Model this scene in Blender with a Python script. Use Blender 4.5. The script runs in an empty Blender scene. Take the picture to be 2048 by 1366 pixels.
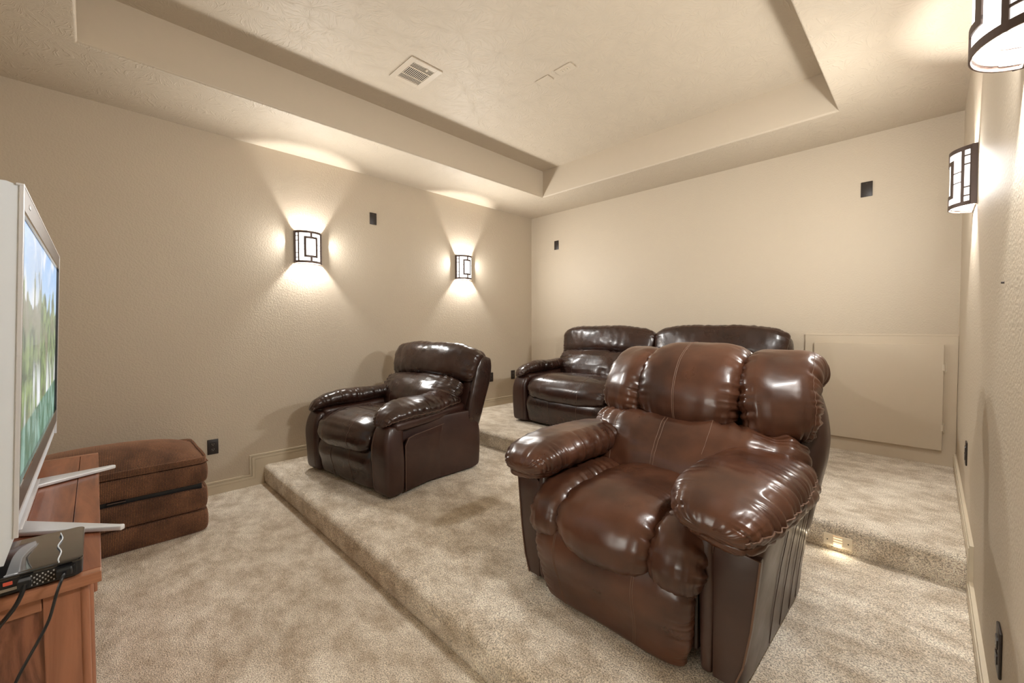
import bpy, bmesh, math, random
import numpy as np
from mathutils import Vector, Matrix, noise
from mathutils.bvhtree import BVHTree

R = math.radians
scene = bpy.context.scene
COL = scene.collection

# ------------------------------------------------------------------ camera, light set-up
FPX, YAW, PITCH, ROLL = 836.67, -0.7868, -0.0267, -0.0019
cam_d = bpy.data.cameras.new('camera')
cam = bpy.data.objects.new('camera', cam_d)
COL.objects.link(cam)
scene.camera = cam
cam_d.sensor_width = 36.0
cam_d.lens = FPX / 2048 * 36.0
cam_d.shift_y = -4.66 / 2048
cam_d.clip_start = 0.02
_cy, _sy = math.cos(YAW), math.sin(YAW)
_fw = Vector((_sy * math.cos(PITCH), _cy * math.cos(PITCH), math.sin(PITCH)))
_rt = Vector((_cy, -_sy, 0)); _up = _rt.cross(_fw)
_r2 = _rt * math.cos(ROLL) + _up * math.sin(ROLL)
_u2 = -_rt * math.sin(ROLL) + _up * math.cos(ROLL)
_m = Matrix((_r2, _u2, -_fw)).transposed().to_4x4()
_m.translation = (0, 0, 1.29)
cam.matrix_world = _m

w = bpy.data.worlds.new('world'); scene.world = w
w.use_nodes = True
w.node_tree.nodes['Background'].inputs[0].default_value = (0.9, 0.85, 0.8, 1)
w.node_tree.nodes['Background'].inputs[1].default_value = 0.1

scene.view_settings.view_transform = 'Standard'
scene.view_settings.look = 'None'
scene.view_settings.gamma = 1
scene.view_settings.use_curve_mapping = False
scene.view_settings.exposure = 3.1
scene.cycles.max_bounces = 14
scene.cycles.diffuse_bounces = 10
scene.cycles.sample_clamp_indirect = 6
scene.cycles.caustics_reflective = False
scene.cycles.caustics_refractive = False

BULB_E = 430.0
PANE_E = 0.4
SHADE_W = 3.5
HALL_W = 22.0
SCREEN_E = 0.115
LAMP_COL = (1.0, 0.985, 0.955)

# room dimensions (x to the right along the back wall, y to the back wall, z up, lower floor = 0)
XL, XR, YB, YF = -3.923, 0.137, 4.293, -0.60
ZC, ZT = 2.79, 3.09
TX0, TX1, TY0, TY1 = -3.193, -0.486, -0.034, 3.691
Y1, Y2, Z1, Z2 = 0.977, 2.632, 0.154, 0.300


# ------------------------------------------------------------------ materials
def new_mat(name):
    m = bpy.data.materials.new(name); m.use_nodes = True
    nt = m.node_tree
    return m, nt, nt.nodes['Principled BSDF'], nt.nodes.new


def L(nt, a, b):
    nt.links.new(a, b)


def simple(name, col, rough=0.5, metal=0.0, spec=0.5, noise_amt=0.0, nscale=20, bump=0.0, bscale=200, coat=0.0):
    m, nt, b, N = new_mat(name)
    b.inputs['Roughness'].default_value = rough
    b.inputs['Metallic'].default_value = metal
    b.inputs['Specular IOR Level'].default_value = spec
    b.inputs['Coat Weight'].default_value = coat
    tc = N('ShaderNodeTexCoord')
    n = N('ShaderNodeTexNoise'); n.inputs['Scale'].default_value = nscale; n.inputs['Detail'].default_value = 4
    L(nt, tc.outputs['Object'], n.inputs['Vector'])
    mx = N('ShaderNodeMix'); mx.data_type = 'RGBA'
    a = noise_amt
    mx.inputs[6].default_value = (*[c * (1 - a) for c in col], 1)
    mx.inputs[7].default_value = (*[min(1, c * (1 + a)) for c in col], 1)
    L(nt, n.outputs['Fac'], mx.inputs[0]); L(nt, mx.outputs[2], b.inputs['Base Color'])
    if bump:
        n2 = N('ShaderNodeTexNoise'); n2.inputs['Scale'].default_value = bscale; n2.inputs['Detail'].default_value = 3
        L(nt, tc.outputs['Object'], n2.inputs['Vector'])
        bp = N('ShaderNodeBump'); bp.inputs['Strength'].default_value = bump; bp.inputs['Distance'].default_value = 0.002
        L(nt, n2.outputs['Fac'], bp.inputs['Height']); L(nt, bp.outputs[0], b.inputs['Normal'])
    return m


def plaster(name, col, bscale, bstr, bdist, kind='orange'):
    m, nt, b, N = new_mat(name)
    b.inputs['Roughness'].default_value = 0.55
    b.inputs['Specular IOR Level'].default_value = 0.3
    tc = N('ShaderNodeTexCoord')
    n = N('ShaderNodeTexNoise'); n.inputs['Scale'].default_value = 1.3; n.inputs['Detail'].default_value = 2
    L(nt, tc.outputs['Object'], n.inputs['Vector'])
    mx = N('ShaderNodeMix'); mx.data_type = 'RGBA'
    mx.inputs[6].default_value = (*[c * 0.97 for c in col], 1); mx.inputs[7].default_value = (*[c * 1.03 for c in col], 1)
    L(nt, n.outputs['Fac'], mx.inputs[0]); L(nt, mx.outputs[2], b.inputs['Base Color'])
    bp = N('ShaderNodeBump'); bp.inputs['Strength'].default_value = bstr; bp.inputs['Distance'].default_value = bdist
    if kind == 'orange':
        t = N('ShaderNodeTexNoise'); t.inputs['Scale'].default_value = bscale; t.inputs['Detail'].default_value = 2.5
        t.inputs['Roughness'].default_value = 0.45
        L(nt, tc.outputs['Object'], t.inputs['Vector'])
        L(nt, t.outputs['Fac'], bp.inputs['Height'])
    else:
        # stomped brush texture: bursts of short ridges
        v = N('ShaderNodeTexVoronoi'); v.inputs['Scale'].default_value = 5.5
        nn = N('ShaderNodeTexNoise'); nn.inputs['Scale'].default_value = 7
        L(nt, tc.outputs['Object'], nn.inputs['Vector'])
        mv = N('ShaderNodeMix'); mv.data_type = 'VECTOR'; mv.inputs[0].default_value = 0.12
        L(nt, tc.outputs['Object'], mv.inputs[4]); L(nt, nn.outputs['Color'], mv.inputs[5])
        L(nt, mv.outputs[1], v.inputs['Vector'])
        sb = N('ShaderNodeVectorMath'); sb.operation = 'SUBTRACT'
        L(nt, mv.outputs[1], sb.inputs[0]); L(nt, v.outputs['Position'], sb.inputs[1])
        sx = N('ShaderNodeSeparateXYZ'); L(nt, sb.outputs[0], sx.inputs[0])
        at = N('ShaderNodeMath'); at.operation = 'ARCTAN2'
        L(nt, sx.outputs[1], at.inputs[0]); L(nt, sx.outputs[0], at.inputs[1])
        wv = N('ShaderNodeMath'); wv.operation = 'MULTIPLY'; wv.inputs[1].default_value = 4.0
        L(nt, at.outputs[0], wv.inputs[0])
        cx = N('ShaderNodeCombineXYZ'); L(nt, wv.outputs[0], cx.inputs[0])
        ds = N('ShaderNodeMath'); ds.operation = 'MULTIPLY'; ds.inputs[1].default_value = 3
        L(nt, v.outputs['Distance'], ds.inputs[0]); L(nt, ds.outputs[0], cx.inputs[1])
        L(nt, v.outputs['Distance'], cx.inputs[1])
        n3 = N('ShaderNodeTexNoise'); n3.inputs['Scale'].default_value = 2.6; n3.inputs['Detail'].default_value = 1
        L(nt, cx.outputs[0], n3.inputs['Vector'])
        rp = N('ShaderNodeValToRGB'); rp.color_ramp.elements[0].position = 0.52; rp.color_ramp.elements[1].position = 0.66
        L(nt, n3.outputs['Fac'], rp.inputs[0])
        n4 = N('ShaderNodeTexNoise'); n4.inputs['Scale'].default_value = 90
        L(nt, tc.outputs['Object'], n4.inputs['Vector'])
        ad = N('ShaderNodeMath'); ad.operation = 'MULTIPLY_ADD'; ad.inputs[1].default_value = 0.35
        L(nt, n4.outputs['Fac'], ad.inputs[0]); L(nt, rp.outputs[0], ad.inputs[2])
        L(nt, ad.outputs[0], bp.inputs['Height'])
    L(nt, bp.outputs[0], b.inputs['Normal'])
    return m


def carpet_mat():
    m, nt, b, N = new_mat('carpet')
    b.inputs['Roughness'].default_value = 0.95
    b.inputs['Specular IOR Level'].default_value = 0.1
    b.inputs['Sheen Weight'].default_value = 0.1
    b.inputs['Sheen Roughness'].default_value = 0.5
    tc = N('ShaderNodeTexCoord')
    mp = N('ShaderNodeMapping'); mp.inputs['Scale'].default_value = (2.5, 3.3, 3)
    mp.inputs['Rotation'].default_value = (0, 0, 0.5)
    L(nt, tc.outputs['Object'], mp.inputs['Vector'])
    n1 = N('ShaderNodeTexNoise'); n1.inputs['Scale'].default_value = 2.6; n1.inputs['Detail'].default_value = 8
    n1.inputs['Roughness'].default_value = 0.72; n1.inputs['Distortion'].default_value = 0.0
    L(nt, mp.outputs[0], n1.inputs['Vector'])
    r1 = N('ShaderNodeValToRGB')
    e = r1.color_ramp.elements
    e[0].position = 0.38; e[0].color = (0.53, 0.445, 0.34, 1)
    e[1].position = 0.62; e[1].color = (0.84, 0.77, 0.66, 1)
    L(nt, n1.outputs['Fac'], r1.inputs[0])
    n2 = N('ShaderNodeTexNoise'); n2.inputs['Scale'].default_value = 200; n2.inputs['Detail'].default_value = 3
    n2.inputs['Roughness'].default_value = 0.7
    L(nt, tc.outputs['Object'], n2.inputs['Vector'])
    r2 = N('ShaderNodeValToRGB')
    e = r2.color_ramp.elements
    e[0].position = 0.36; e[0].color = (0.42, 0.40, 0.37, 1); e[1].position = 0.60; e[1].color = (1.42, 1.42, 1.42, 1)
    L(nt, n2.outputs['Fac'], r2.inputs[0])
    mx = N('ShaderNodeMix'); mx.data_type = 'RGBA'; mx.blend_type = 'MULTIPLY'; mx.inputs[0].default_value = 1
    L(nt, r1.outputs[0], mx.inputs[6]); L(nt, r2.outputs[0], mx.inputs[7]); L(nt, mx.outputs[2], b.inputs['Base Color'])
    n3 = N('ShaderNodeTexNoise'); n3.inputs['Scale'].default_value = 210; n3.inputs['Detail'].default_value = 4
    L(nt, tc.outputs['Object'], n3.inputs['Vector'])
    bp = N('ShaderNodeBump'); bp.inputs['Strength'].default_value = 0.9; bp.inputs['Distance'].default_value = 0.008
    L(nt, n3.outputs['Fac'], bp.inputs['Height']); L(nt, bp.outputs[0], b.inputs['Normal'])
    return m


def leather_mat(name, dark, light, rough=0.3):
    m, nt, b, N = new_mat(name)
    tc = N('ShaderNodeTexCoord')
    n1 = N('ShaderNodeTexNoise'); n1.inputs['Scale'].default_value = 5; n1.inputs['Detail'].default_value = 5
    n1.inputs['Distortion'].default_value = 0.1
    L(nt, tc.outputs['Object'], n1.inputs['Vector'])
    r1 = N('ShaderNodeValToRGB'); e = r1.color_ramp.elements
    e[0].position = 0.32; e[0].color = (*dark, 1); e[1].position = 0.70; e[1].color = (*light, 1)
    L(nt, n1.outputs['Fac'], r1.inputs[0]); L(nt, r1.outputs[0], b.inputs['Base Color'])
    b.inputs['Specular IOR Level'].default_value = 0.5
    b.inputs['Coat Weight'].default_value = 0.18; b.inputs['Coat Roughness'].default_value = 0.15
    n2 = N('ShaderNodeTexNoise'); n2.inputs['Scale'].default_value = 9; n2.inputs['Detail'].default_value = 3
    L(nt, tc.outputs['Object'], n2.inputs['Vector'])
    mr = N('ShaderNodeMapRange'); mr.inputs[3].default_value = rough - 0.06; mr.inputs[4].default_value = rough + 0.14
    L(nt, n2.outputs['Fac'], mr.inputs[0]); L(nt, mr.outputs[0], b.inputs['Roughness'])
    v = N('ShaderNodeTexVoronoi'); v.feature = 'SMOOTH_F1'; v.inputs['Scale'].default_value = 330
    L(nt, tc.outputs['Object'], v.inputs['Vector'])
    n3 = N('ShaderNodeTexNoise'); n3.inputs['Scale'].default_value = 18; n3.inputs['Detail'].default_value = 1.0
    n3.inputs['Distortion'].default_value = 0.25
    L(nt, tc.outputs['Object'], n3.inputs['Vector'])
    b1 = N('ShaderNodeBump'); b1.inputs['Strength'].default_value = 1.0; b1.inputs['Distance'].default_value = 0.0012
    L(nt, n3.outputs['Fac'], b1.inputs['Height'])
    b2 = N('ShaderNodeBump'); b2.inputs['Strength'].default_value = 0.5; b2.inputs['Distance'].default_value = 0.0002
    L(nt, v.outputs['Distance'], b2.inputs['Height']); L(nt, b1.outputs[0], b2.inputs['Normal'])
    L(nt, b2.outputs[0], b.inputs['Normal'])
    return m


def wood_mat(name, axis, dark, light, figured=False):
    m, nt, b, N = new_mat(name)
    tc = N('ShaderNodeTexCoord')
    mp = N('ShaderNodeMapping')
    s = [9, 9, 9]; s[axis] = 0.9 if not figured else 2.4
    mp.inputs['Scale'].default_value = s
    L(nt, tc.outputs['Object'], mp.inputs['Vector'])
    n = N('ShaderNodeTexNoise'); n.inputs['Scale'].default_value = 2.2 if not figured else 1.1
    n.inputs['Detail'].default_value = 8; n.inputs['Distortion'].default_value = 0.7 if not figured else 2.6
    n.inputs['Roughness'].default_value = 0.62
    L(nt, mp.outputs[0], n.inputs['Vector'])
    r = N('ShaderNodeValToRGB'); e = r.color_ramp.elements
    e[0].position = 0.33; e[0].color = (*dark, 1); e[1].position = 0.62; e[1].color = (*light, 1)
    L(nt, n.outputs['Fac'], r.inputs[0]); L(nt, r.outputs[0], b.inputs['Base Color'])
    b.inputs['Roughness'].default_value = 0.36
    b.inputs['Coat Weight'].default_value = 0.25
    bp = N('ShaderNodeBump'); bp.inputs['Strength'].default_value = 0.15; bp.inputs['Distance'].default_value = 0.001
    L(nt, n.outputs['Fac'], bp.inputs['Height']); L(nt, bp.outputs[0], b.inputs['Normal'])
    return m


def chenille_mat():
    m, nt, b, N = new_mat('chenille_fabric')
    b.inputs['Roughness'].default_value = 0.9
    b.inputs['Sheen Weight'].default_value = 0.6; b.inputs['Sheen Roughness'].default_value = 0.35
    b.inputs['Sheen Tint'].default_value = (0.8, 0.45, 0.3, 1)
    tc = N('ShaderNodeTexCoord')
    n = N('ShaderNodeTexNoise'); n.inputs['Scale'].default_value = 7; n.inputs['Detail'].default_value = 4
    L(nt, tc.outputs['Object'], n.inputs['Vector'])
    r = N('ShaderNodeValToRGB'); e = r.color_ramp.elements
    e[0].position = 0.35; e[0].color = (0.085, 0.040, 0.023, 1); e[1].position = 0.65; e[1].color = (0.175, 0.085, 0.050, 1)
    L(nt, n.outputs['Fac'], r.inputs[0])
    wv = N('ShaderNodeTexWave'); wv.wave_type = 'BANDS'; wv.bands_direction = 'Y'
    wv.inputs['Scale'].default_value = 45; wv.inputs['Distortion'].default_value = 1.2; wv.inputs['Detail'].default_value = 2
    wv.inputs['Detail Scale'].default_value = 3
    L(nt, tc.outputs['Object'], wv.inputs['Vector'])
    n2 = N('ShaderNodeTexNoise'); n2.inputs['Scale'].default_value = 160
    L(nt, tc.outputs['Object'], n2.inputs['Vector'])
    mu = N('ShaderNodeMath'); mu.operation = 'MULTIPLY'
    L(nt, wv.outputs['Fac'], mu.inputs[0]); L(nt, n2.outputs['Fac'], mu.inputs[1])
    rr = N('ShaderNodeValToRGB'); e = rr.color_ramp.elements
    e[0].position = 0.15; e[0].color = (0.55, 0.55, 0.55, 1); e[1].position = 0.6; e[1].color = (1.9, 1.7, 1.2, 1)
    L(nt, mu.outputs[0], rr.inputs[0])
    mx = N('ShaderNodeMix'); mx.data_type = 'RGBA'; mx.blend_type = 'MULTIPLY'; mx.inputs[0].default_value = 1
    L(nt, r.outputs[0], mx.inputs[6]); L(nt, rr.outputs[0], mx.inputs[7]); L(nt, mx.outputs[2], b.inputs['Base Color'])
    bp = N('ShaderNodeBump'); bp.inputs['Strength'].default_value = 0.6; bp.inputs['Distance'].default_value = 0.003
    L(nt, mu.outputs[0], bp.inputs['Height']); L(nt, bp.outputs[0], b.inputs['Normal'])
    return m


def emit_mat(name, col, strength):
    m, nt, b, N = new_mat(name)
    b.inputs['Base Color'].default_value = (*col, 1)
    b.inputs['Emission Color'].default_value = (*col, 1)
    b.inputs['Emission Strength'].default_value = strength
    b.inputs['Roughness'].default_value = 0.4
    return m


def screen_mat():
    # picture on the television: sky, wooded cliff, waterfalls, green pool. object coords: x -.64..+.64 , z 0...6
    m, nt, b, N = new_mat('television_picture')
    tc = N('ShaderNodeTexCoord')
    sp = N('ShaderNodeSeparateXYZ'); L(nt, tc.outputs['Object'], sp.inputs[0])

    def math_(op, a, bb=None, c=None):
        n = N('ShaderNodeMath'); n.operation = op
        for i, q in enumerate((a, bb, c)):
            if q is None: continue
            if isinstance(q, (int, float)): n.inputs[i].default_value = q
            else: L(nt, q, n.inputs[i])
        return n.outputs[0]

    def mix(f, a, bb):
        n = N('ShaderNodeMix'); n.data_type = 'RGBA'
        L(nt, f, n.inputs[0])
        for i, q in ((6, a), (7, bb)):
            if isinstance(q, tuple): n.inputs[i].default_value = (*q, 1)
            else: L(nt, q, n.inputs[i])
        return n.outputs[2]

    def noise_(scale, det=4, vec=None, dist=0):
        n = N('ShaderNodeTexNoise'); n.inputs['Scale'].default_value = scale; n.inputs['Detail'].default_value = det
        n.inputs['Distortion'].default_value = dist
        L(nt, vec if vec is not None else mp0.outputs[0], n.inputs['Vector'])
        return n.outputs['Fac']
    mp0 = N('ShaderNodeMapping'); mp0.inputs['Scale'].default_value = (.9, 1, 1.3); L(nt, tc.outputs['Object'], mp0.inputs['Vector'])
    X, Z = sp.outputs[0], sp.outputs[2]
    ramp = lambda f, p0, p1: math_('MINIMUM', math_('MAXIMUM', math_('DIVIDE', math_('SUBTRACT', f, p0), p1 - p0), 0), 1)
    sky0 = mix(ramp(Z, 0.35, 0.62), (0.62, 0.80, 0.98), (0.22, 0.50, 0.93))
    cl = ramp(noise_(4.5, 6), 0.53, 0.64)
    sky = mix(cl, sky0, (0.95, 0.97, 1.0))
    mp = N('ShaderNodeMapping'); mp.inputs['Scale'].default_value = (1.9, 1, 1.2); L(nt, tc.outputs['Object'], mp.inputs['Vector'])
    tr = mix(ramp(noise_(14, 8), 0.38, 0.62), (0.025, 0.060, 0.014), (0.27, 0.37, 0.12))
    tr = mix(ramp(noise_(5, 3), 0.5, 0.62), tr, (0.22, 0.20, 0.11))
    edge = math_('ADD', math_('MULTIPLY', noise_(4.0, 6, mp.outputs[0]), 0.50), 0.20)
    isky = ramp(math_('SUBTRACT', Z, edge), 0.0, 0.006)
    c = mix(isky, tr, sky)
    mp2 = N('ShaderNodeMapping'); mp2.inputs['Scale'].default_value = (5.0, 1, 0.6); L(nt, tc.outputs['Object'], mp2.inputs['Vector'])
    fall = ramp(noise_(2.4, 5, mp2.outputs[0]), 0.50, 0.58)
    low = math_('SUBTRACT', 1.0, ramp(math_('ADD', Z, math_('MULTIPLY', noise_(6, 3), 0.12)), 0.24, 0.34))
    c = mix(math_('MULTIPLY', fall, low), c, (0.93, 0.95, 0.97))
    pool = mix(ramp(noise_(9, 5, mp.outputs[0]), 0.4, 0.65), (0.02, 0.12, 0.05), (0.26, 0.44, 0.36))
    ip = math_('SUBTRACT', 1.0, ramp(math_('ADD', Z, math_('MULTIPLY', X, 0.02)), 0.125, 0.132))
    c = mix(ip, c, pool)
    L(nt, c, b.inputs['Emission Color'])
    b.inputs['Emission Strength'].default_value = SCREEN_E
    b.inputs['Base Color'].default_value = (0.01, 0.01, 0.01, 1)
    b.inputs['Roughness'].default_value = 0.25
    b.inputs['Specular IOR Level'].default_value = 0.05
    return m


WALL_C = (0.53, 0.455, 0.355)
M = {}
M['wall'] = plaster('wall_paint', WALL_C, 95, 0.42, 0.004)
M['ceiling'] = plaster('ceiling_paint', WALL_C, 60, 0.36, 0.005, 'stomp')
M['smooth'] = simple('smooth_paint', WALL_C, 0.45, noise_amt=0.02)
M['trim'] = simple('trim_paint', (0.60, 0.525, 0.40), 0.35, noise_amt=0.02, nscale=4)
M['panel'] = simple('door_paint', (0.56, 0.475, 0.36), 0.4, noise_amt=0.03, nscale=3)
M['carpet'] = carpet_mat()
M['leather_a'] = leather_mat('chestnut_leather', (0.040, 0.0150, 0.0085), (0.112, 0.043, 0.0225), 0.27)
M['leather_b'] = leather_mat('espresso_leather', (0.017, 0.0075, 0.0052), (0.042, 0.0170, 0.0110), 0.25)
M['vinyl_a'] = leather_mat('smooth_brown_vinyl', (0.040, 0.018, 0.013), (0.062, 0.030, 0.021), 0.34)
M['vinyl_b'] = leather_mat('smooth_dark_vinyl', (0.027, 0.0095, 0.0065), (0.046, 0.0170, 0.0110), 0.36)
M['stitch_a'] = simple('tan_stitching', (0.17, 0.095, 0.062), 0.6)
M['stitch_b'] = simple('brown_stitching', (0.11, 0.06, 0.04), 0.6)
M['black'] = simple('black_plastic', (0.012, 0.013, 0.015), 0.35)
M['gloss'] = simple('glossy_black', (0.01, 0.01, 0.011), 0.06, coat=1.0)
M['plate'] = simple('dark_brown_plate', (0.022, 0.015, 0.012), 0.45)
M['bronze'] = simple('bronze_metal', (0.10, 0.072, 0.062), 0.45, metal=0.6, noise_amt=0.1)
M['silver'] = simple('silver_plastic', (0.72, 0.73, 0.75), 0.32, metal=0.15)
M['steel'] = simple('steel', (0.55, 0.54, 0.52), 0.3, metal=1.0)
M['white'] = simple('white_plastic', (0.80, 0.87, 0.95), 0.42)
M['bezel'] = simple('grey_bezel', (0.15, 0.125, 0.11), 0.35, metal=0.3)
M['beige'] = simple('beige_metal', (0.62, 0.54, 0.42), 0.4)
M['duct'] = simple('dark_duct', (0.02, 0.016, 0.012), 0.9)
M['screen'] = screen_mat()
M['glow'] = emit_mat('lit_glass', LAMP_COL, PANE_E)
M['glow_side'] = emit_mat('lit_side_glass', LAMP_COL, PANE_E * .7)
M['frost'] = simple('frosted_glass', (.85, .83, .78), .5)
M['bulb'] = emit_mat('bulb_glass', LAMP_COL, BULB_E)
M['copper'] = simple('copper_socket', (0.42, 0.17, 0.10), 0.5)
M['ivory'] = simple('ivory_plastic', (0.86, 0.76, 0.60), 0.4)
M['step_glow'] = emit_mat('step_light_glow', (1, 0.85, 0.6), .13)
M['red'] = simple('red_port', (0.75, 0.12, 0.07), 0.5)
M['label'] = simple('grey_lettering', (0.45, 0.45, 0.45), 0.6)
RED = ((0.150, 0.042, 0.018), (0.345, 0.118, 0.054))
M['wood_x'] = wood_mat('cherry_wood_along_x', 0, *RED)
M['wood_y'] = wood_mat('cherry_wood_along_y', 1, (0.25, 0.10, 0.05), (0.45, 0.20, 0.11))
M['wood_z'] = wood_mat('cherry_wood_upright', 2, (0.24, 0.095, 0.05), (0.42, 0.18, 0.10))
M['wood_fig'] = wood_mat('figured_cherry_wood', 2, (0.09, 0.03, 0.018), (0.34, 0.14, 0.08), True)
M['chenille'] = chenille_mat()


# ------------------------------------------------------------------ mesh helpers
def link(name, me, mat, parent=None, smooth=False):
    o = bpy.data.objects.new(name, me); COL.objects.link(o)
    if mat is not None: me.materials.append(mat)
    if parent is not None: o.parent = parent
    if smooth:
        me.polygons.foreach_set('use_smooth', [True] * len(me.polygons))
    return o


def tag(o, label=None, cat=None, group=None, kind=None):
    if label: o['label'] = label
    if cat: o['category'] = cat
    if group: o['group'] = group
    if kind: o['kind'] = kind
    return o


def empty(name, loc, rz=0.0):
    o = bpy.data.objects.new(name, None); COL.objects.link(o)
    o.location = loc; o.rotation_euler = (0, 0, rz); o.empty_display_size = 0.1
    return o


class MB:
    """collects boxes, tubes, prisms into one mesh"""
    def __init__(s): s.bm = bmesh.new()

    def box(s, x0, x1, y0, y1, z0, z1, bev=0.0, seg=2, mtx=None):
        b = bmesh.new()
        bmesh.ops.create_cube(b, size=1)
        for v in b.verts:
            v.co = Vector((x0 + (v.co.x + .5) * (x1 - x0), y0 + (v.co.y + .5) * (y1 - y0), z0 + (v.co.z + .5) * (z1 - z0)))
        if bev: bmesh.ops.bevel(b, geom=b.edges[:], offset=bev, segments=seg, profile=0.5, affect='EDGES')
        if mtx is not None: bmesh.ops.transform(b, matrix=mtx, verts=b.verts)
        s._add(b); return s

    def _add(s, b):
        me = bpy.data.meshes.new('tmp'); b.to_mesh(me); b.free()
        s.bm.from_mesh(me); bpy.data.meshes.remove(me)

    def prism(s, poly, axis, a, b_, bev=0):
        """polygon in the two other axes extruded along axis from a to b_"""
        b = bmesh.new()
        oth = [i for i in range(3) if i != axis]
        def mk(p, t):
            c = [0, 0, 0]; c[oth[0]] = p[0]; c[oth[1]] = p[1]; c[axis] = t; return b.verts.new(c)
        v0 = [mk(p, a) for p in poly]; v1 = [mk(p, b_) for p in poly]
        b.faces.new(v0); b.faces.new(v1[::-1])
        n = len(poly)
        for i in range(n): b.faces.new((v0[i], v1[i], v1[(i + 1) % n], v0[(i + 1) % n]))
        bmesh.ops.recalc_face_normals(b, faces=b.faces)
        if bev: bmesh.ops.bevel(b, geom=b.edges[:], offset=bev, segments=2, profile=0.5, affect='EDGES')
        s._add(b); return s

    def tube(s, pts, r, n=8, flat=1.0):
        b = bmesh.new(); pts = [Vector(p) for p in pts]
        rings = []
        prev = None
        for i, p in enumerate(pts):
            t = (pts[min(i + 1, len(pts) - 1)] - pts[max(i - 1, 0)]).normalized()
            a = t.orthogonal().normalized() if prev is None else (prev - t * prev.dot(t)).normalized()
            prev = a; c = t.cross(a)
            rr = r[i] if hasattr(r, '__len__') else r
            rings.append([b.verts.new(p + a * rr * math.cos(2 * math.pi * k / n) + c * rr * flat * math.sin(2 * math.pi * k / n)) for k in range(n)])
        for i in range(len(rings) - 1):
            for k in range(n):
                b.faces.new((rings[i][k], rings[i][(k + 1) % n], rings[i + 1][(k + 1) % n], rings[i + 1][k]))
        b.faces.new(rings[0][::-1]); b.faces.new(rings[-1])
        bmesh.ops.recalc_face_normals(b, faces=b.faces)
        s._add(b); return s

    def cyl(s, p0, p1, r, n=16, r1=None):
        return s.tube([p0, p1], [r, r if r1 is None else r1], n)

    def arc(s, cx, cy, rad, t0, t1, z0, z1, th, sgn=1, n=8):
        """curved slab about a vertical axis; angle 0 faces +x*sgn"""
        b = bmesh.new(); A = []
        for i in range(n + 1):
            t = t0 + (t1 - t0) * i / n
            col = []
            for rr, z in ((rad, z0), (rad + th, z0), (rad + th, z1), (rad, z1)):
                col.append(b.verts.new((cx + sgn * rr * math.cos(t), cy + rr * math.sin(t), z)))
            A.append(col)
        for i in range(n):
            for k in range(4):
                b.faces.new((A[i][k], A[i][(k + 1) % 4], A[i + 1][(k + 1) % 4], A[i + 1][k]))
        b.faces.new(A[0]); b.faces.new(A[-1][::-1])
        bmesh.ops.recalc_face_normals(b, faces=b.faces)
        s._add(b); return s

    def build(s, name, mat, parent=None, smooth=False):
        me = bpy.data.meshes.new(name); s.bm.to_mesh(me); s.bm.free()
        o = link(name, me, mat, parent, smooth)
        if smooth:
            try: me.set_sharp_from_angle(angle=R(40))
            except Exception: pass
        return o


def crom(pts, n):
    """catmull-rom resample to n points, centripetal-ish by chord length"""
    P = np.asarray(pts, float)
    if len(P) == 2: return P[0] + (P[1] - P[0]) * np.linspace(0, 1, n)[:, None]
    Q = np.vstack([2 * P[0] - P[1], P, 2 * P[-1] - P[-2]])
    out = []
    m = len(P) - 1
    for t in np.linspace(0, m - 1e-9, n):
        i = int(t); u = t - i
        a, b, c, d = Q[i], Q[i + 1], Q[i + 2], Q[i + 3]
        out.append(.5 * ((2 * b) + (c - a) * u + (2 * a - 5 * b + 4 * c - d) * u * u + (3 * b - a - 3 * c + d) * u ** 3))
    return np.array(out)


def interp(vals, n):
    if not hasattr(vals, '__len__'): return np.full(n, float(vals))
    return crom(np.array(vals, float)[:, None] * np.ones((1, 2)), n)[:, 0]


def fold_series(rng, n, k, sharp=2.0):
    """0..1 irregular fold profile of about k folds over n samples"""
    x = np.linspace(0, 1, n)
    ph = rng.random(3) * 6.28
    w_ = x + 0.035 * np.sin(2 * np.pi * 3 * x + ph[0]) + 0.02 * np.sin(2 * np.pi * 7 * x + ph[1])
    f = 0.5 + 0.5 * np.sin(2 * np.pi * k * w_ + ph[2])
    f = f ** sharp
    amp = 0.35 + 0.65 * np.abs(np.sin(2 * np.pi * (k * 0.31) * x + ph[1]))
    return f * amp


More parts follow.
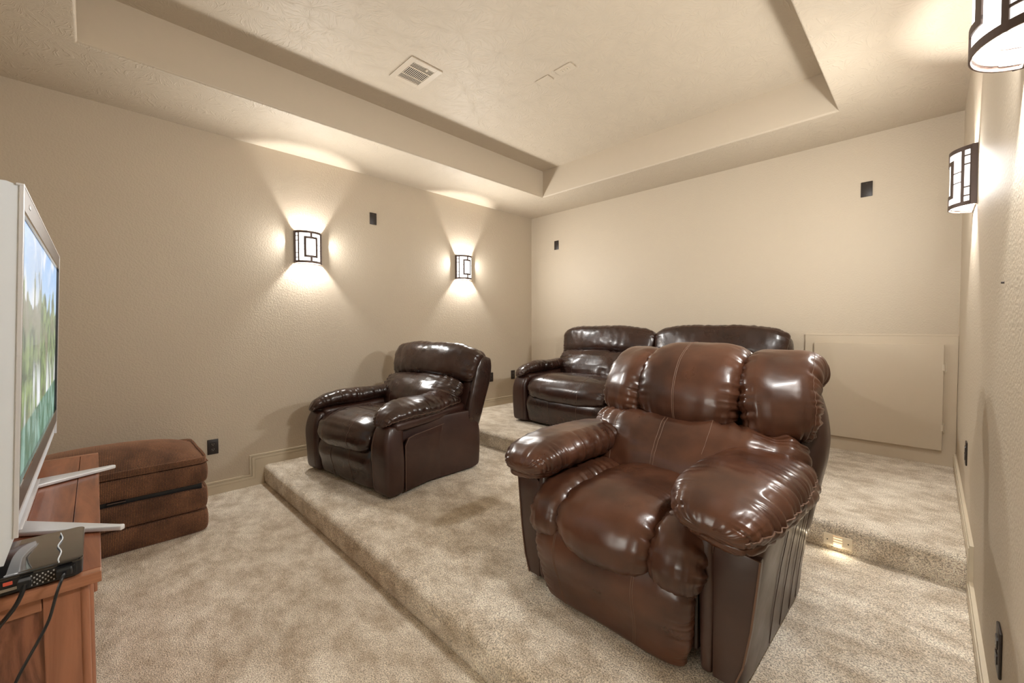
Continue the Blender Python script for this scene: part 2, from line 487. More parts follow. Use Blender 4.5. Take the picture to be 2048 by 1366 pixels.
def lobe(name, path, wid, thk, mat, parent, lat=(1, 0, 0), ns=88, nt=72, ew=2.3, et=2.3, capw=7.0, capt=2.6,
         edge_folds=None, end_folds=None, lump=0.004, lump_s=6.0, creases=(), stitches=(), smat=None, seed=1,
         edge_seam=None, folds_mid=None, sides=(1, 1), lats=None):
    """leather cushion lofted along a path. lat: width direction, thickness direction = tangent x lat.
    edge_folds=(amp,k,reach): gathers running in from the two long edges.
    end_folds=(amp,k,reach,which): gathers running in from the path ends. creases=[(lat,depth,width)]."""
    rng = np.random.default_rng(seed)
    s_lin = np.linspace(0, 1, ns)
    s = 0.5 - 0.5 * np.cos(np.pi * (0.25 * s_lin * 0 + s_lin))
    s = 0.55 * s + 0.45 * s_lin
    dense = crom(path, 400)
    seg = np.linalg.norm(np.diff(dense, axis=0), axis=1); cum = np.r_[0, np.cumsum(seg)]; Ltot = cum[-1]
    C = np.stack([np.interp(s * Ltot, cum, dense[:, i]) for i in range(3)], 1)
    T = np.gradient(C, axis=0); T /= np.linalg.norm(T, axis=1)[:, None]
    W_ = np.interp(s, np.linspace(0, 1, 200), interp(wid, 200)); H_ = np.interp(s, np.linspace(0, 1, 200), interp(thk, 200))
    if lats is not None:
        LA = np.stack([np.interp(s, np.linspace(0, 1, len(lats)), [q[i] for q in lats]) for i in range(3)], 1)
    else: LA = np.tile(np.array(lat, float), (ns, 1))
    LA = LA - T * (LA * T).sum(1)[:, None]; LA /= np.linalg.norm(LA, axis=1)[:, None]
    NN = np.cross(T, LA)
    q = np.abs(2 * s - 1)
    cw = np.clip(1 - q ** capw, 0, 1) ** (1 / capw); ct = np.clip(1 - q ** (capt * 2.2), 0, 1) ** (1 / capt)
    th = np.linspace(0, 2 * np.pi, nt, endpoint=False)
    c, d = np.cos(th), np.sin(th)
    u = np.sign(c) * np.abs(c) ** (2 / ew); v = np.sign(d) * np.abs(d) ** (2 / et)
    P = C[:, None, :] + LA[:, None, :] * (W_ * cw)[:, None, None] * u[None, :, None] + NN[:, None, :] * (H_ * ct)[:, None, None] * v[None, :, None]
    # normals
    def normals(P):
        ds = np.gradient(P, axis=0); dt = np.roll(P, -1, 1) - np.roll(P, 1, 1)
        n = np.cross(dt, ds); l = np.linalg.norm(n, axis=2, keepdims=True); l[l < 1e-12] = 1
        return n / l
    Nn = normals(P)
    # orient outward
    if ((P - C[:, None, :]) * Nn)[ns // 2].sum() < 0: Nn = -Nn
    D = np.zeros((ns, nt))
    U = np.broadcast_to(u[None, :], (ns, nt)); V = np.broadcast_to(v[None, :], (ns, nt)); S = np.broadcast_to(s[:, None], (ns, nt))
    if edge_folds:
        amp, k, reach = edge_folds
        for sd, on in ((1, sides[1]), (-1, sides[0])):
            if not on: continue
            for lay in range(2):
                f = fold_series(rng, ns, k * (1 + 0.6 * lay))[:, None]
                fall = np.exp(-((1 - U * sd) / (reach * (1 + 0.7 * lay))) ** 1.4)
                D -= amp * (1 - 0.4 * lay) * f * fall * (0.25 + 0.75 * (V > -0.9))
    if end_folds:
        amp, k, reach, which = end_folds
        for e in which:
            f = fold_series(rng, 200, k)
            F = np.interp((U + 1) / 2, np.linspace(0, 1, 200), f)
            F2 = np.interp((U + 1) / 2, np.linspace(0, 1, 200), fold_series(rng, 200, k * 1.7))
            dist = (S if e == 0 else 1 - S)
            D -= amp * (F * np.exp(-(dist / reach) ** 1.3) + 0.5 * F2 * np.exp(-(dist / (reach * .6)) ** 1.3))
    if folds_mid:
        amp, k = folds_mid
        f = fold_series(rng, ns, k, 1.5)[:, None]
        D -= amp * f * (1 - U ** 2) * 0.8
    for (u0, dep, wd) in creases:
        D -= dep * np.exp(-((U - u0) / wd) ** 2) * (V > -0.3)
    if lump:
        off = Vector((seed * 3.1, seed * 1.7, seed * .9))
        nz = np.array([noise.noise(Vector(p) * lump_s + off) + 0.45 * noise.noise(Vector(p) * lump_s * 3.1 + off) for p in P.reshape(-1, 3)]).reshape(ns, nt)
        D += lump * nz
    fade = np.clip(np.minimum(S, 1 - S) / 0.02, 0, 1)
    P = P + Nn * (D * (0.2 + 0.8 * fade))[:, :, None]
    P[0] = P[0].mean(0); P[-1] = P[-1].mean(0)
    verts = P.reshape(-1, 3)
    idx = np.arange(ns * nt).reshape(ns, nt)
    a = idx[:-1, :]; b = np.roll(idx, -1, 1)[:-1, :]; c2 = np.roll(idx, -1, 1)[1:, :]; d2 = idx[1:, :]
    faces = np.stack([a, b, c2, d2], -1).reshape(-1, 4).tolist()
    me = bpy.data.meshes.new(name); me.from_pydata(verts.tolist(), [], faces); me.validate(); me.update()
    b_ = bmesh.new(); b_.from_mesh(me)
    bmesh.ops.remove_doubles(b_, verts=b_.verts, dist=1e-5); bmesh.ops.recalc_face_normals(b_, faces=b_.faces)
    b_.to_mesh(me); b_.free()
    o = link(name, me, mat, parent, True)
    # stitch lines: (u0, s0, s1, side) along the path, double if two given
    Nn2 = normals(P)
    if ((P - C[:, None, :]) * Nn2)[ns // 2].sum() < 0: Nn2 = -Nn2
    for st in stitches:
        u0, s0, s1 = st[:3]; r = st[3] if len(st) > 3 else 0.0013
        sd = st[4] if len(st) > 4 else 1
        if sd > 0: js = [j for j in range(nt) if v[j] > -1e-9]
        else: js = [j for j in range(nt) if v[j] < 1e-9]
        js = sorted(js, key=lambda j: u[j])
        uu = np.array([u[j] for j in js])
        pts = []
        for i in range(ns):
            if not (s0 <= s[i] <= s1): continue
            row = P[i, js]; nr = Nn2[i, js]
            p = np.array([np.interp(u0, uu, row[:, k]) for k in range(3)]); n_ = np.array([np.interp(u0, uu, nr[:, k]) for k in range(3)])
            pts.append(p + n_ * r * 0.35)
        if len(pts) > 3:
            MB().tube(pts, r, 5).build('seam', smat, o, True)
    if edge_seam:
        for sd in edge_seam:
            j = int(np.argmin(np.abs(u - sd) + (v < -1e-6) * .001))
            pts = [P[i, j] + Nn2[i, j] * 0.0015 for i in range(int(ns * .04), int(ns * .96))]
            MB().tube(pts, 0.0026, 6).build('piping', smat, o, True)
    return o


def grid_patch(fx, nu, nv):
    """mesh from function fx(u,v)->(x,y,z), u,v in 0..1"""
    V = [fx(i / (nu - 1), j / (nv - 1)) for i in range(nu) for j in range(nv)]
    F = [(i * nv + j, i * nv + j + 1, (i + 1) * nv + j + 1, (i + 1) * nv + j) for i in range(nu - 1) for j in range(nv - 1)]
    return V, F


# ------------------------------------------------------------------ room shell
def struct(mb, name, mat, smooth=False):
    return tag(mb.build(name, mat, None, smooth), kind='structure')


struct(MB().box(XL - .1, XL, YF - .1, YB + .1, -.1, 3.3), 'wall_left', M['wall'])
struct(MB().box(XR, XR + .1, YF - .1, YB + .1, -.1, 3.3), 'wall_right', M['wall'])
struct(MB().box(XL, XR, YB, YB + .1, -.1, 3.3), 'wall_back', M['wall'])
DX0, DX1, DZ = -1.22, -.36, 2.10          # open doorway in the front wall, to a daylit hall
struct(MB().box(XL, DX0, YF - .1, YF, -.1, 3.3).box(DX1, XR, YF - .1, YF, -.1, 3.3).box(DX0, DX1, YF - .1, YF, DZ, 3.3), 'wall_front', M['wall'])
struct(MB().box(DX0 - .07, DX0, YF - .1, YF + .015, -.0, DZ + .07, .002).box(DX1, DX1 + .07, YF - .1, YF + .015, 0, DZ + .07, .002).box(DX0, DX1, YF - .1, YF + .015, DZ, DZ + .07, .002), 'trim_3', M['trim'])
hx0, hx1, hy0 = -2.3, .9, -3.4
hall = struct(MB().box(hx0 - .1, hx0, hy0, YF - .1, -.1, 2.9).box(hx1, hx1 + .1, hy0, YF - .1, -.1, 2.9).box(hx0, hx1, hy0 - .1, hy0, -.1, 2.9), 'wall_hall', M['smooth'])
struct(MB().box(hx0, hx1, hy0, YF - .1, -.1, 0), 'floor_hall', M['carpet'])
struct(MB().box(hx0, hx1, hy0, YF - .1, 2.7, 2.8), 'ceiling_hall', M['smooth'])
ld = bpy.data.lights.new('hall_daylight', 'AREA'); ld.energy = HALL_W; ld.color = (.74, .86, 1.0); ld.shape = 'RECTANGLE'; ld.size = 1.9; ld.size_y = 1.7
lo = bpy.data.objects.new('hall_daylight', ld); COL.objects.link(lo); lo.location = (-.8, hy0 + .06, 1.5); lo.rotation_euler = (R(90), 0, R(180))



def rounded_step(y0, y1, z0, z1, name, r=0.035):
    prof = [(y1, z0), (y0 + .012, z0)]
    prof += [(y0 + .004, z0 + .02), (y0, z1 - r - .02), (y0, z1 - r)]
    for k in range(1, 7):
        a = math.pi - k * math.pi / 12
        prof.append((y0 + r + r * math.cos(a), z1 - r + r * math.sin(a)))
    prof += [(y1, z1)]
    b = bmesh.new()
    nx = 120
    rings = []
    for i in range(nx + 1):
        x = XL + (XR - XL) * i / nx
        ring = []
        for j, (y, z) in enumerate(prof):
            dy = 0.0
            if 2 <= j < len(prof) - 1:
                dy = 0.0035 * noise.noise(Vector((x * 6, z * 9, 3.3)))
            ring.append(b.verts.new((x, y + dy, z + dy * .4)))
        rings.append(ring)
    for i in range(nx):
        for j in range(len(prof)):
            k = (j + 1) % len(prof)
            b.faces.new((rings[i][j], rings[i][k], rings[i + 1][k], rings[i + 1][j]))
    b.faces.new(rings[0]); b.faces.new(rings[-1][::-1])
    bmesh.ops.recalc_face_normals(b, faces=b.faces)
    m = MB(); m._add(b)
    o = m.build(name, M['carpet'], None, True)
    tag(o, kind='structure')
    return o


struct(MB().box(XL, XR, YF, Y1 + .02, -.1, 0), 'floor', M['carpet'])
rounded_step(Y1, Y2 + .02, 0, Z1, 'floor_lower_platform')
rounded_step(Y2, YB, Z1 - .0, Z2, 'floor_upper_platform')


def make_ceiling():
    b = bmesh.new()
    xo, yo = (XL - .02, XR + .02), (YF - .02, YB + .02)
    def V(x, y, z): return b.verts.new((x, y, z))
    O = [V(xo[0], yo[0], ZC), V(xo[1], yo[0], ZC), V(xo[1], yo[1], ZC), V(xo[0], yo[1], ZC)]
    I = [V(TX0, TY0, ZC), V(TX1, TY0, ZC), V(TX1, TY1, ZC), V(TX0, TY1, ZC)]
    T = [V(TX0, TY0, ZT), V(TX1, TY0, ZT), V(TX1, TY1, ZT), V(TX0, TY1, ZT)]
    OT = [V(xo[0], yo[0], ZT + .1), V(xo[1], yo[0], ZT + .1), V(xo[1], yo[1], ZT + .1), V(xo[0], yo[1], ZT + .1)]
    for k in range(4):
        j = (k + 1) % 4
        b.faces.new((O[k], O[j], I[j], I[k]))
        b.faces.new((I[k], I[j], T[j], T[k]))
        b.faces.new((O[k], OT[k], OT[j], O[j]))
    b.faces.new(T); b.faces.new(OT[::-1])
    bmesh.ops.recalc_face_normals(b, faces=b.faces)
    ed = [e for e in b.edges if e.verts[0] in I and e.verts[1] in I]
    bmesh.ops.bevel(b, geom=ed, offset=0.016, segments=4, profile=0.5, affect='EDGES')
    m = MB(); m._add(b)
    o = struct(m, 'ceiling', M['ceiling'], True)
    o.data.materials.append(M['smooth'])
    for f in o.data.polygons:
        if abs(f.normal.z) < .5: f.material_index = 1
    return o


make_ceiling()

# soft bead at the near corner of the tray (rounded drywall bead)
# baseboards: stepped moulding following the platforms
def baseboard(side):
    H, W_ = 0.098, 0.104
    pts = [(YF, H), (Y1 - W_, H), (Y1 - W_, Z1 + H), (Y2 - W_, Z1 + H), (Y2 - W_, Z2 + H), (YB, Z2 + H)]
    if side == 'right': pts = [(YF, H), (Y1 - W_, H), (Y1 - W_, Z1 + H), (Y2 - W_ - .02, Z1 + H), (Y2 - W_ - .02, Z2 + H), (YB - .020, Z2 + H)]
    def off(d):
        out = []
        for i, (y, z) in enumerate(pts):
            out.append((y if i in (0, len(pts) - 1) else y + d, z - d))
        return out
    x0 = XL if side == 'left' else XR
    sg = 1 if side == 'left' else -1
    m = MB()
    bands = [(0.0, 0.012, 0.012), (0.012, 0.018, 0.006), (0.018, 0.034, 0.015), (0.034, 0.040, 0.010)]
    for a, c, t in bands:
        A, B = off(a), off(c)
        m.prism(A + B[::-1], 0, min(x0, x0 + sg * t), max(x0, x0 + sg * t))
    A = off(0.040)
    poly = A + [(YB if side == 'left' else YB - .020, Z2 - .02), (Y2, Z2 - .02), (Y2, Z1 - .02), (Y1, Z1 - .02), (Y1, -.02), (YF, -.02)]
    m.prism(poly, 0, min(x0, x0 + sg * .012), max(x0, x0 + sg * .012))
    return struct(m, 'baseboard_' + side, M['trim'])


baseboard('left'); baseboard('right')
struct(MB().box(XL + .012, -.757, YB - .012, YB, Z2 - .01, Z2 + .098, .003), 'baseboard_back', M['trim'])

# boxed trim panel in the back corner with its hatch
struct(MB().box(-.757, XR - .001, YB - .020, YB, Z2 - .01, 1.238, .002), 'trim_1', M['panel'])
struct(MB().box(-.757, XR - .001, YB - .0225, YB - .0195, 1.226, 1.2385, .001), 'trim_2', M['panel'])
door = struct(MB().box(-.690, .066, YB - .046, YB - .0205, .410, 1.165, .002), 'door_1', M['panel'])
for zc in (1.003, .573):
    h = MB()
    h.box(.068, .082, YB - .0235, YB - .020, zc - .034, zc + .034, .001)
    h.cyl((.070, YB - .032, zc - .034), (.070, YB - .032, zc + .034), .0065, 10)
    h.box(.058, .070, YB - .049, YB - .046, zc - .022, zc + .022, .001)
    o = h.build('hinge', M['beige'], door)
    sc_ = MB()
    for dz in (-.02, .02): sc_.cyl((.077, YB - .0235, zc + dz), (.077, YB - .025, zc + dz), .003, 8)
    sc_.build('screw', M['steel'], o)


# ------------------------------------------------------------------ wall sconces
def sconce(y, side, label):
    """origin at the wall, bottom of the lamp"""
    sg = 1 if side == 'left' else -1
    x = XL if side == 'left' else XR
    root = empty('wall_sconce', (x, y, 1.862))
    tag(root, label, 'lamp', 'bronze wall sconces on the side walls')
    Hh, Wd, Dp = 0.276, 0.224, 0.088
    rad = ((Wd / 2) ** 2 + Dp ** 2) / (2 * Dp)
    cx = sg * (Dp - rad)
    TA = math.asin(min(1, (Wd / 2) / rad)) if Dp < rad else math.pi - math.asin((Wd / 2) / rad)
    TA *= 0.97
    bp = MB().box(min(0, sg * .006), max(0, sg * .006), -Wd / 2, Wd / 2, 0, Hh, .001)
    for sy in (-1, 1):
        bp.box(min(0, sg * .020), max(0, sg * .020), sy * Wd / 2 - .003, sy * Wd / 2 + .003, 0, Hh, .001)
    bp.build('backplate', M['bronze'], root)
    th = 0.0035
    F = MB()
    F.arc(cx, 0, rad, -TA, TA, 0, .019, th, sg, 28)
    F.arc(cx, 0, rad, -TA, TA, Hh - .019, Hh, th, sg, 28)
    for s_ in (-1, 1):
        a0, a1 = sorted((s_ * TA, s_ * (TA - .17)))
        F.arc(cx, 0, rad, a0, a1, 0, Hh, th, sg, 3)
    F.build('outer_frame', M['bronze'], root)
    G = MB()
    TI, TB = .50, .94
    for s_ in (-1, 1):
        a0, a1 = sorted((s_ * TB, s_ * (TB - .10)))
        G.arc(cx, 0, rad, a0, a1, .014, Hh - .014, th, sg, 2)          # divider bars
        a0, a1 = sorted((s_ * TI, s_ * (TI - .16)))
        G.arc(cx, 0, rad, a0, a1, .058, Hh - .058, th, sg, 3)          # inner frame uprights
    G.arc(cx, 0, rad, -TI, TI, .048, .066, th, sg, 10)
    G.arc(cx, 0, rad, -TI, TI, Hh - .066, Hh - .048, th, sg, 10)
    G.arc(cx, 0, rad, -.075, .075, .014, .056, th, sg, 2)
    G.arc(cx, 0, rad, -.075, .075, Hh - .056, Hh - .014, th, sg, 2)
    G.build('inner_frame', M['bronze'], root)
    Ld = MB()
    zs = [.014, .045, .085, Hh - .085, Hh - .045, Hh - .014]
    for s_ in (-1, 1):
        a0, a1 = sorted((s_ * (TA - .15), s_ * TB))
        for z in zs[1:-1]: Ld.arc(cx, 0, rad, a0, a1, z - .003, z + .003, th * .8, sg, 3)
        a0, a1 = sorted((s_ * (TB - .03), s_ * TI))
        for z in (Hh / 2 - .024, Hh / 2 + .024): Ld.arc(cx, 0, rad, a0, a1, z - .0022, z + .0022, th * .8, sg, 3)
    tag(Ld.build('lead_line', M['bronze'], root), kind='stuff')
    g = .0018
    r_, t_ = rad - .003, .002
    def pane(*arcs, m='glow'):
        p = MB()
        for a0, a1, z0, z1 in arcs:
            p.arc(cx, 0, r_, min(a0, a1), max(a0, a1), z0, z1, t_, sg, 6)
        o = p.build('glass_pane', M['frost'], root)
        o.data.materials.append(M[m])
        for f in o.data.polygons:
            c = f.center; d = math.hypot(c.x - cx, c.y)
            if d > r_ + t_ * .6 and abs(f.normal.z) < .5: f.material_index = 1
    pane((-TI + .04, TI - .04, .058, Hh - .058))
    for s_ in (-1, 1):
        pane((s_ * .02, s_ * (TB - .02), .012, .055), (s_ * (TI - .03), s_ * (TB - .02), .0551, Hh / 2 - .024 - g))
        pane((s_ * .02, s_ * (TB - .02), Hh - .055, Hh - .012), (s_ * (TI - .03), s_ * (TB - .02), Hh / 2 + .024 + g, Hh - .0551))
        pane((s_ * (TI - .03), s_ * (TB - .02), Hh / 2 - .024 + g, Hh / 2 + .024 - g))
        for a, b2 in zip(zs[:-1], zs[1:]):
            pane((s_ * (TB - .015), s_ * (TA - .02), a + g - (.006 if a == zs[0] else 0), b2 - g + (.006 if b2 == zs[-1] else 0)), m='glow_side')
    # socket and bulb
    MB().tube([(sg * .006, 0, .115), (sg * .028, 0, .115)], .014, 16).build('socket', M['copper'], root, True)
    bl = MB().tube([(sg * .028, 0, .115), (sg * .034, 0, .115), (sg * .050, 0, .115), (sg * .064, 0, .115), (sg * .070, 0, .115)], [.008, .012, .016, .012, .004], 16)
    bl.build('bulb', M['bulb'], root, True)
    # what the lit glass gives to the room: three soft lights lying on its curved face
    for ang, part, wd in ((0.0, .46, .11), (.62, .27, .09), (-.62, .27, .09)):
        ld = bpy.data.lights.new('glass_light', 'AREA'); ld.energy = SHADE_W * part; ld.color = LAMP_COL
        ld.shape = 'RECTANGLE'; ld.size = wd; ld.size_y = Hh - .04
        lo = bpy.data.objects.new('glass_light', ld); COL.objects.link(lo); lo.parent = root
        d = Vector((sg * math.cos(ang), math.sin(ang), 0))
        lo.location = Vector((cx, 0, Hh / 2)) + d * (rad + .012)
        lo.rotation_euler = d.to_track_quat('-Z', 'Z').to_euler()
    return root


sconce(1.353, 'left', 'lit bronze sconce on the left wall, nearer the television')
sconce(3.095, 'left', 'lit bronze sconce on the left wall, nearer the back corner')
sconce(1.353, 'right', 'lit bronze sconce at the top right corner of the photo')
sconce(3.000, 'right', 'lit bronze sconce on the right wall beside the back wall')


# ------------------------------------------------------------------ wall plates, outlets, vent
def plate(name, ctr, normal, label, group, wd=.071, ht=.116, blank=True, cat='wall plate'):
    root = empty(name, ctr, math.atan2(normal[1], normal[0]))
    tag(root, label, cat, group)
    MB().box(0, .006, -wd / 2, wd / 2, -ht / 2, ht / 2, .003).build('cover', M['plate'], root, True)
    if blank:
        for dz in (-.042, .042): MB().cyl((.005, 0, dz), (.0068, 0, dz), .0032, 10).build('screw', M['bronze'], root)
    else:
        for dz in (-.020, .020):
            p = MB().prism([(-.0165, dz - .010), (-.012, dz - .0145), (.012, dz - .0145), (.0165, dz - .010), (.0165, dz + .010), (.012, dz + .0145), (-.012, dz + .0145), (-.0165, dz + .010)], 0, .005, .0085).build('receptacle', M['plate'], root)
            q = MB()
            for sy in (-.0065, .0065): q.box(.0083, .0089, sy - .001, sy + .001, dz - .001, dz + .007)
            q.cyl((.0083, 0, dz - .007), (.0089, 0, dz - .007), .0022, 8)
            q.build('slot', M['steel'], p)
        MB().cyl((.005, 0, 0), (.0095, 0, 0), .003, 10).build('screw', M['bronze'], root)
    return root


plate('blank_wall_plate', (XL, 1.973, 1.29 + 1.083), (1, 0), 'dark blank plate on the left wall between the two sconces', 'blank speaker plates high on the walls')
plate('blank_wall_plate', (-3.477, YB, 1.29 + 1.079), (0, -1), 'small dark blank plate on the back wall near the left corner', 'blank speaker plates high on the walls')
plate('blank_wall_plate', (-.377, YB, 1.29 + 1.078), (0, -1), 'dark blank plate on the back wall near the right sconce', 'blank speaker plates high on the walls')
plate('wall_outlet', (XL, .631, 1.29 - .917), (1, 0), 'black outlet on the left wall beside the brown ottoman', 'black wall outlets', blank=False, cat='outlet')
plate('wall_outlet', (XL, 3.535, .67), (1, 0), 'black outlet on the left wall, half hidden behind the far recliner back', 'black wall outlets', blank=False, cat='outlet')
plate('wall_outlet', (XL, 3.925, .67), (1, 0), 'black outlet on the left wall beside the loveseat arm', 'black wall outlets', blank=False, cat='outlet')
plate('wall_outlet', (XR, 3.10, .655), (-1, 0), 'black outlet on the right wall above the upper platform', 'black wall outlets', blank=False, cat='outlet')
plate('wall_outlet', (XR, 1.60, .475), (-1, 0), 'black outlet low on the right wall near the bottom corner of the photo', 'black wall outlets', blank=False, cat='outlet')
tag(MB().cyl((XR, 1.75, 1.411), (XR - .006, 1.75, 1.411), .0028, 10).build('nail', M['plate']), 'small dark nail in the right wall', 'nail')

# ceiling register
v = empty('ceiling_vent', (-2.605, 1.643, ZT))
tag(v, 'beige metal air register in the tray ceiling', 'vent')
fr = MB()
hw, hd, iw, idp = .148, .125, .105, .083
fr.box(-hw, hw, idp, hd, -.008, 0, .002).box(-hw, hw, -hd, -idp, -.008, 0, .002).box(-hw, -iw, -idp, idp, -.008, 0, .002).box(iw, hw, -idp, idp, -.008, 0, .002)
fr.build('frame', M['smooth'], v)
MB().box(-iw, iw, -idp, idp, -.0015, -.0005).build('duct_opening', M['duct'], v)
def louvre(x0, x1, y0, y1, rx=0, ry=0):
    cx_, cy_ = (x0 + x1) / 2, (y0 + y1) / 2
    mt = Matrix.Translation((cx_, cy_, -.006)) @ Matrix.Rotation(rx, 4, 'X') @ Matrix.Rotation(ry, 4, 'Y')
    MB().box(-(x1 - x0) / 2, (x1 - x0) / 2, -(y1 - y0) / 2, (y1 - y0) / 2, -.0006, .0006, mtx=mt).build('louvre', M['beige'], v)
for k in range(4):
    xx = iw - .009 - k * .0135
    louvre(xx - .0034, xx + .0034, -idp, idp, ry=R(14))
    louvre(-xx - .0034, -xx + .0034, -idp, idp, ry=R(14))
for k in range(13):
    yy = -idp + .0065 + k * (2 * idp - .013) / 12
    louvre(-.046, .046, yy - .0036, yy + .0036, rx=R(20))
MB().box(-.052, -.048, -idp, idp, -.009, -.001).box(.048, .052, -idp, idp, -.009, -.001).build('divider', M['beige'], v)
MB().box(.088, .104, .02, .034, -.016, -.006, .002).build('damper_lever', M['beige'], v)

for cx_, cy_, wx, wy, lab, holes in ((-2.020, 2.351, .117, .074, 'blank painted cover plate in the tray ceiling, nearer the vent', False), (-1.830, 2.350, .137, .077, 'painted outlet cover with two slots in the tray ceiling', True)):
    p = empty('ceiling_plate', (cx_, cy_, ZT))
    tag(p, lab, 'ceiling plate', 'painted cover plates in the tray ceiling')
    c_ = MB().box(-wx / 2, wx / 2, -wy / 2, wy / 2, -.006, 0, .002).build('cover', M['smooth'], p)
    if holes:
        for sx in (-.02, .02):
            MB().box(sx - .012, sx + .012, -.014, .014, -.009, -.005, .002).build('socket', M['beige'], p)
            MB().box(sx - .005, sx + .005, .003, .005, -.0096, -.0088).box(sx - .005, sx + .005, -.005, -.003, -.0096, -.0088).build('slot', M['plate'], p)

# step light in the upper riser
s = empty('step_light', (-.315, Y2, Z1 + .058))
tag(s, 'small ivory louvred step light in the carpeted riser', 'step light')
sl = MB().box(-.058, -.018, -.007, 0.004, -.030, .030, .002).box(.018, .058, -.007, .004, -.030, .030, .002)
sl.box(-.018, .018, -.007, .004, .026, .030).box(-.018, .018, -.007, .004, -.030, -.026)
sl.build('faceplate', M['ivory'], s)
MB().box(-.018, .018, .000, .003, -.026, .026).build('lens', M['step_glow'], s)
for k in range(4):
    zz = -.019 + k * .0125
    MB().box(-.018, .018, -.010, .000, zz, zz + .0045, mtx=None).build('louvre', M['ivory'], s)
MB().cyl((-.042, -.007, .0), (-.042, -.0085, .0), .003, 8).cyl((.042, -.007, .0), (.042, -.0085, .0), .003, 8).build('screw', M['plate'], s)
ld = bpy.data.lights.new('step_light_lamp', 'AREA'); ld.energy = 0.012; ld.color = (1, .88, .65); ld.size = .03; ld.shape = 'RECTANGLE'; ld.size_y = .02
lo = bpy.data.objects.new('step_light_lamp', ld); COL.objects.link(lo); lo.parent = s
lo.location = (0, -.016, -.01); lo.rotation_euler = (R(-35), 0, 0)


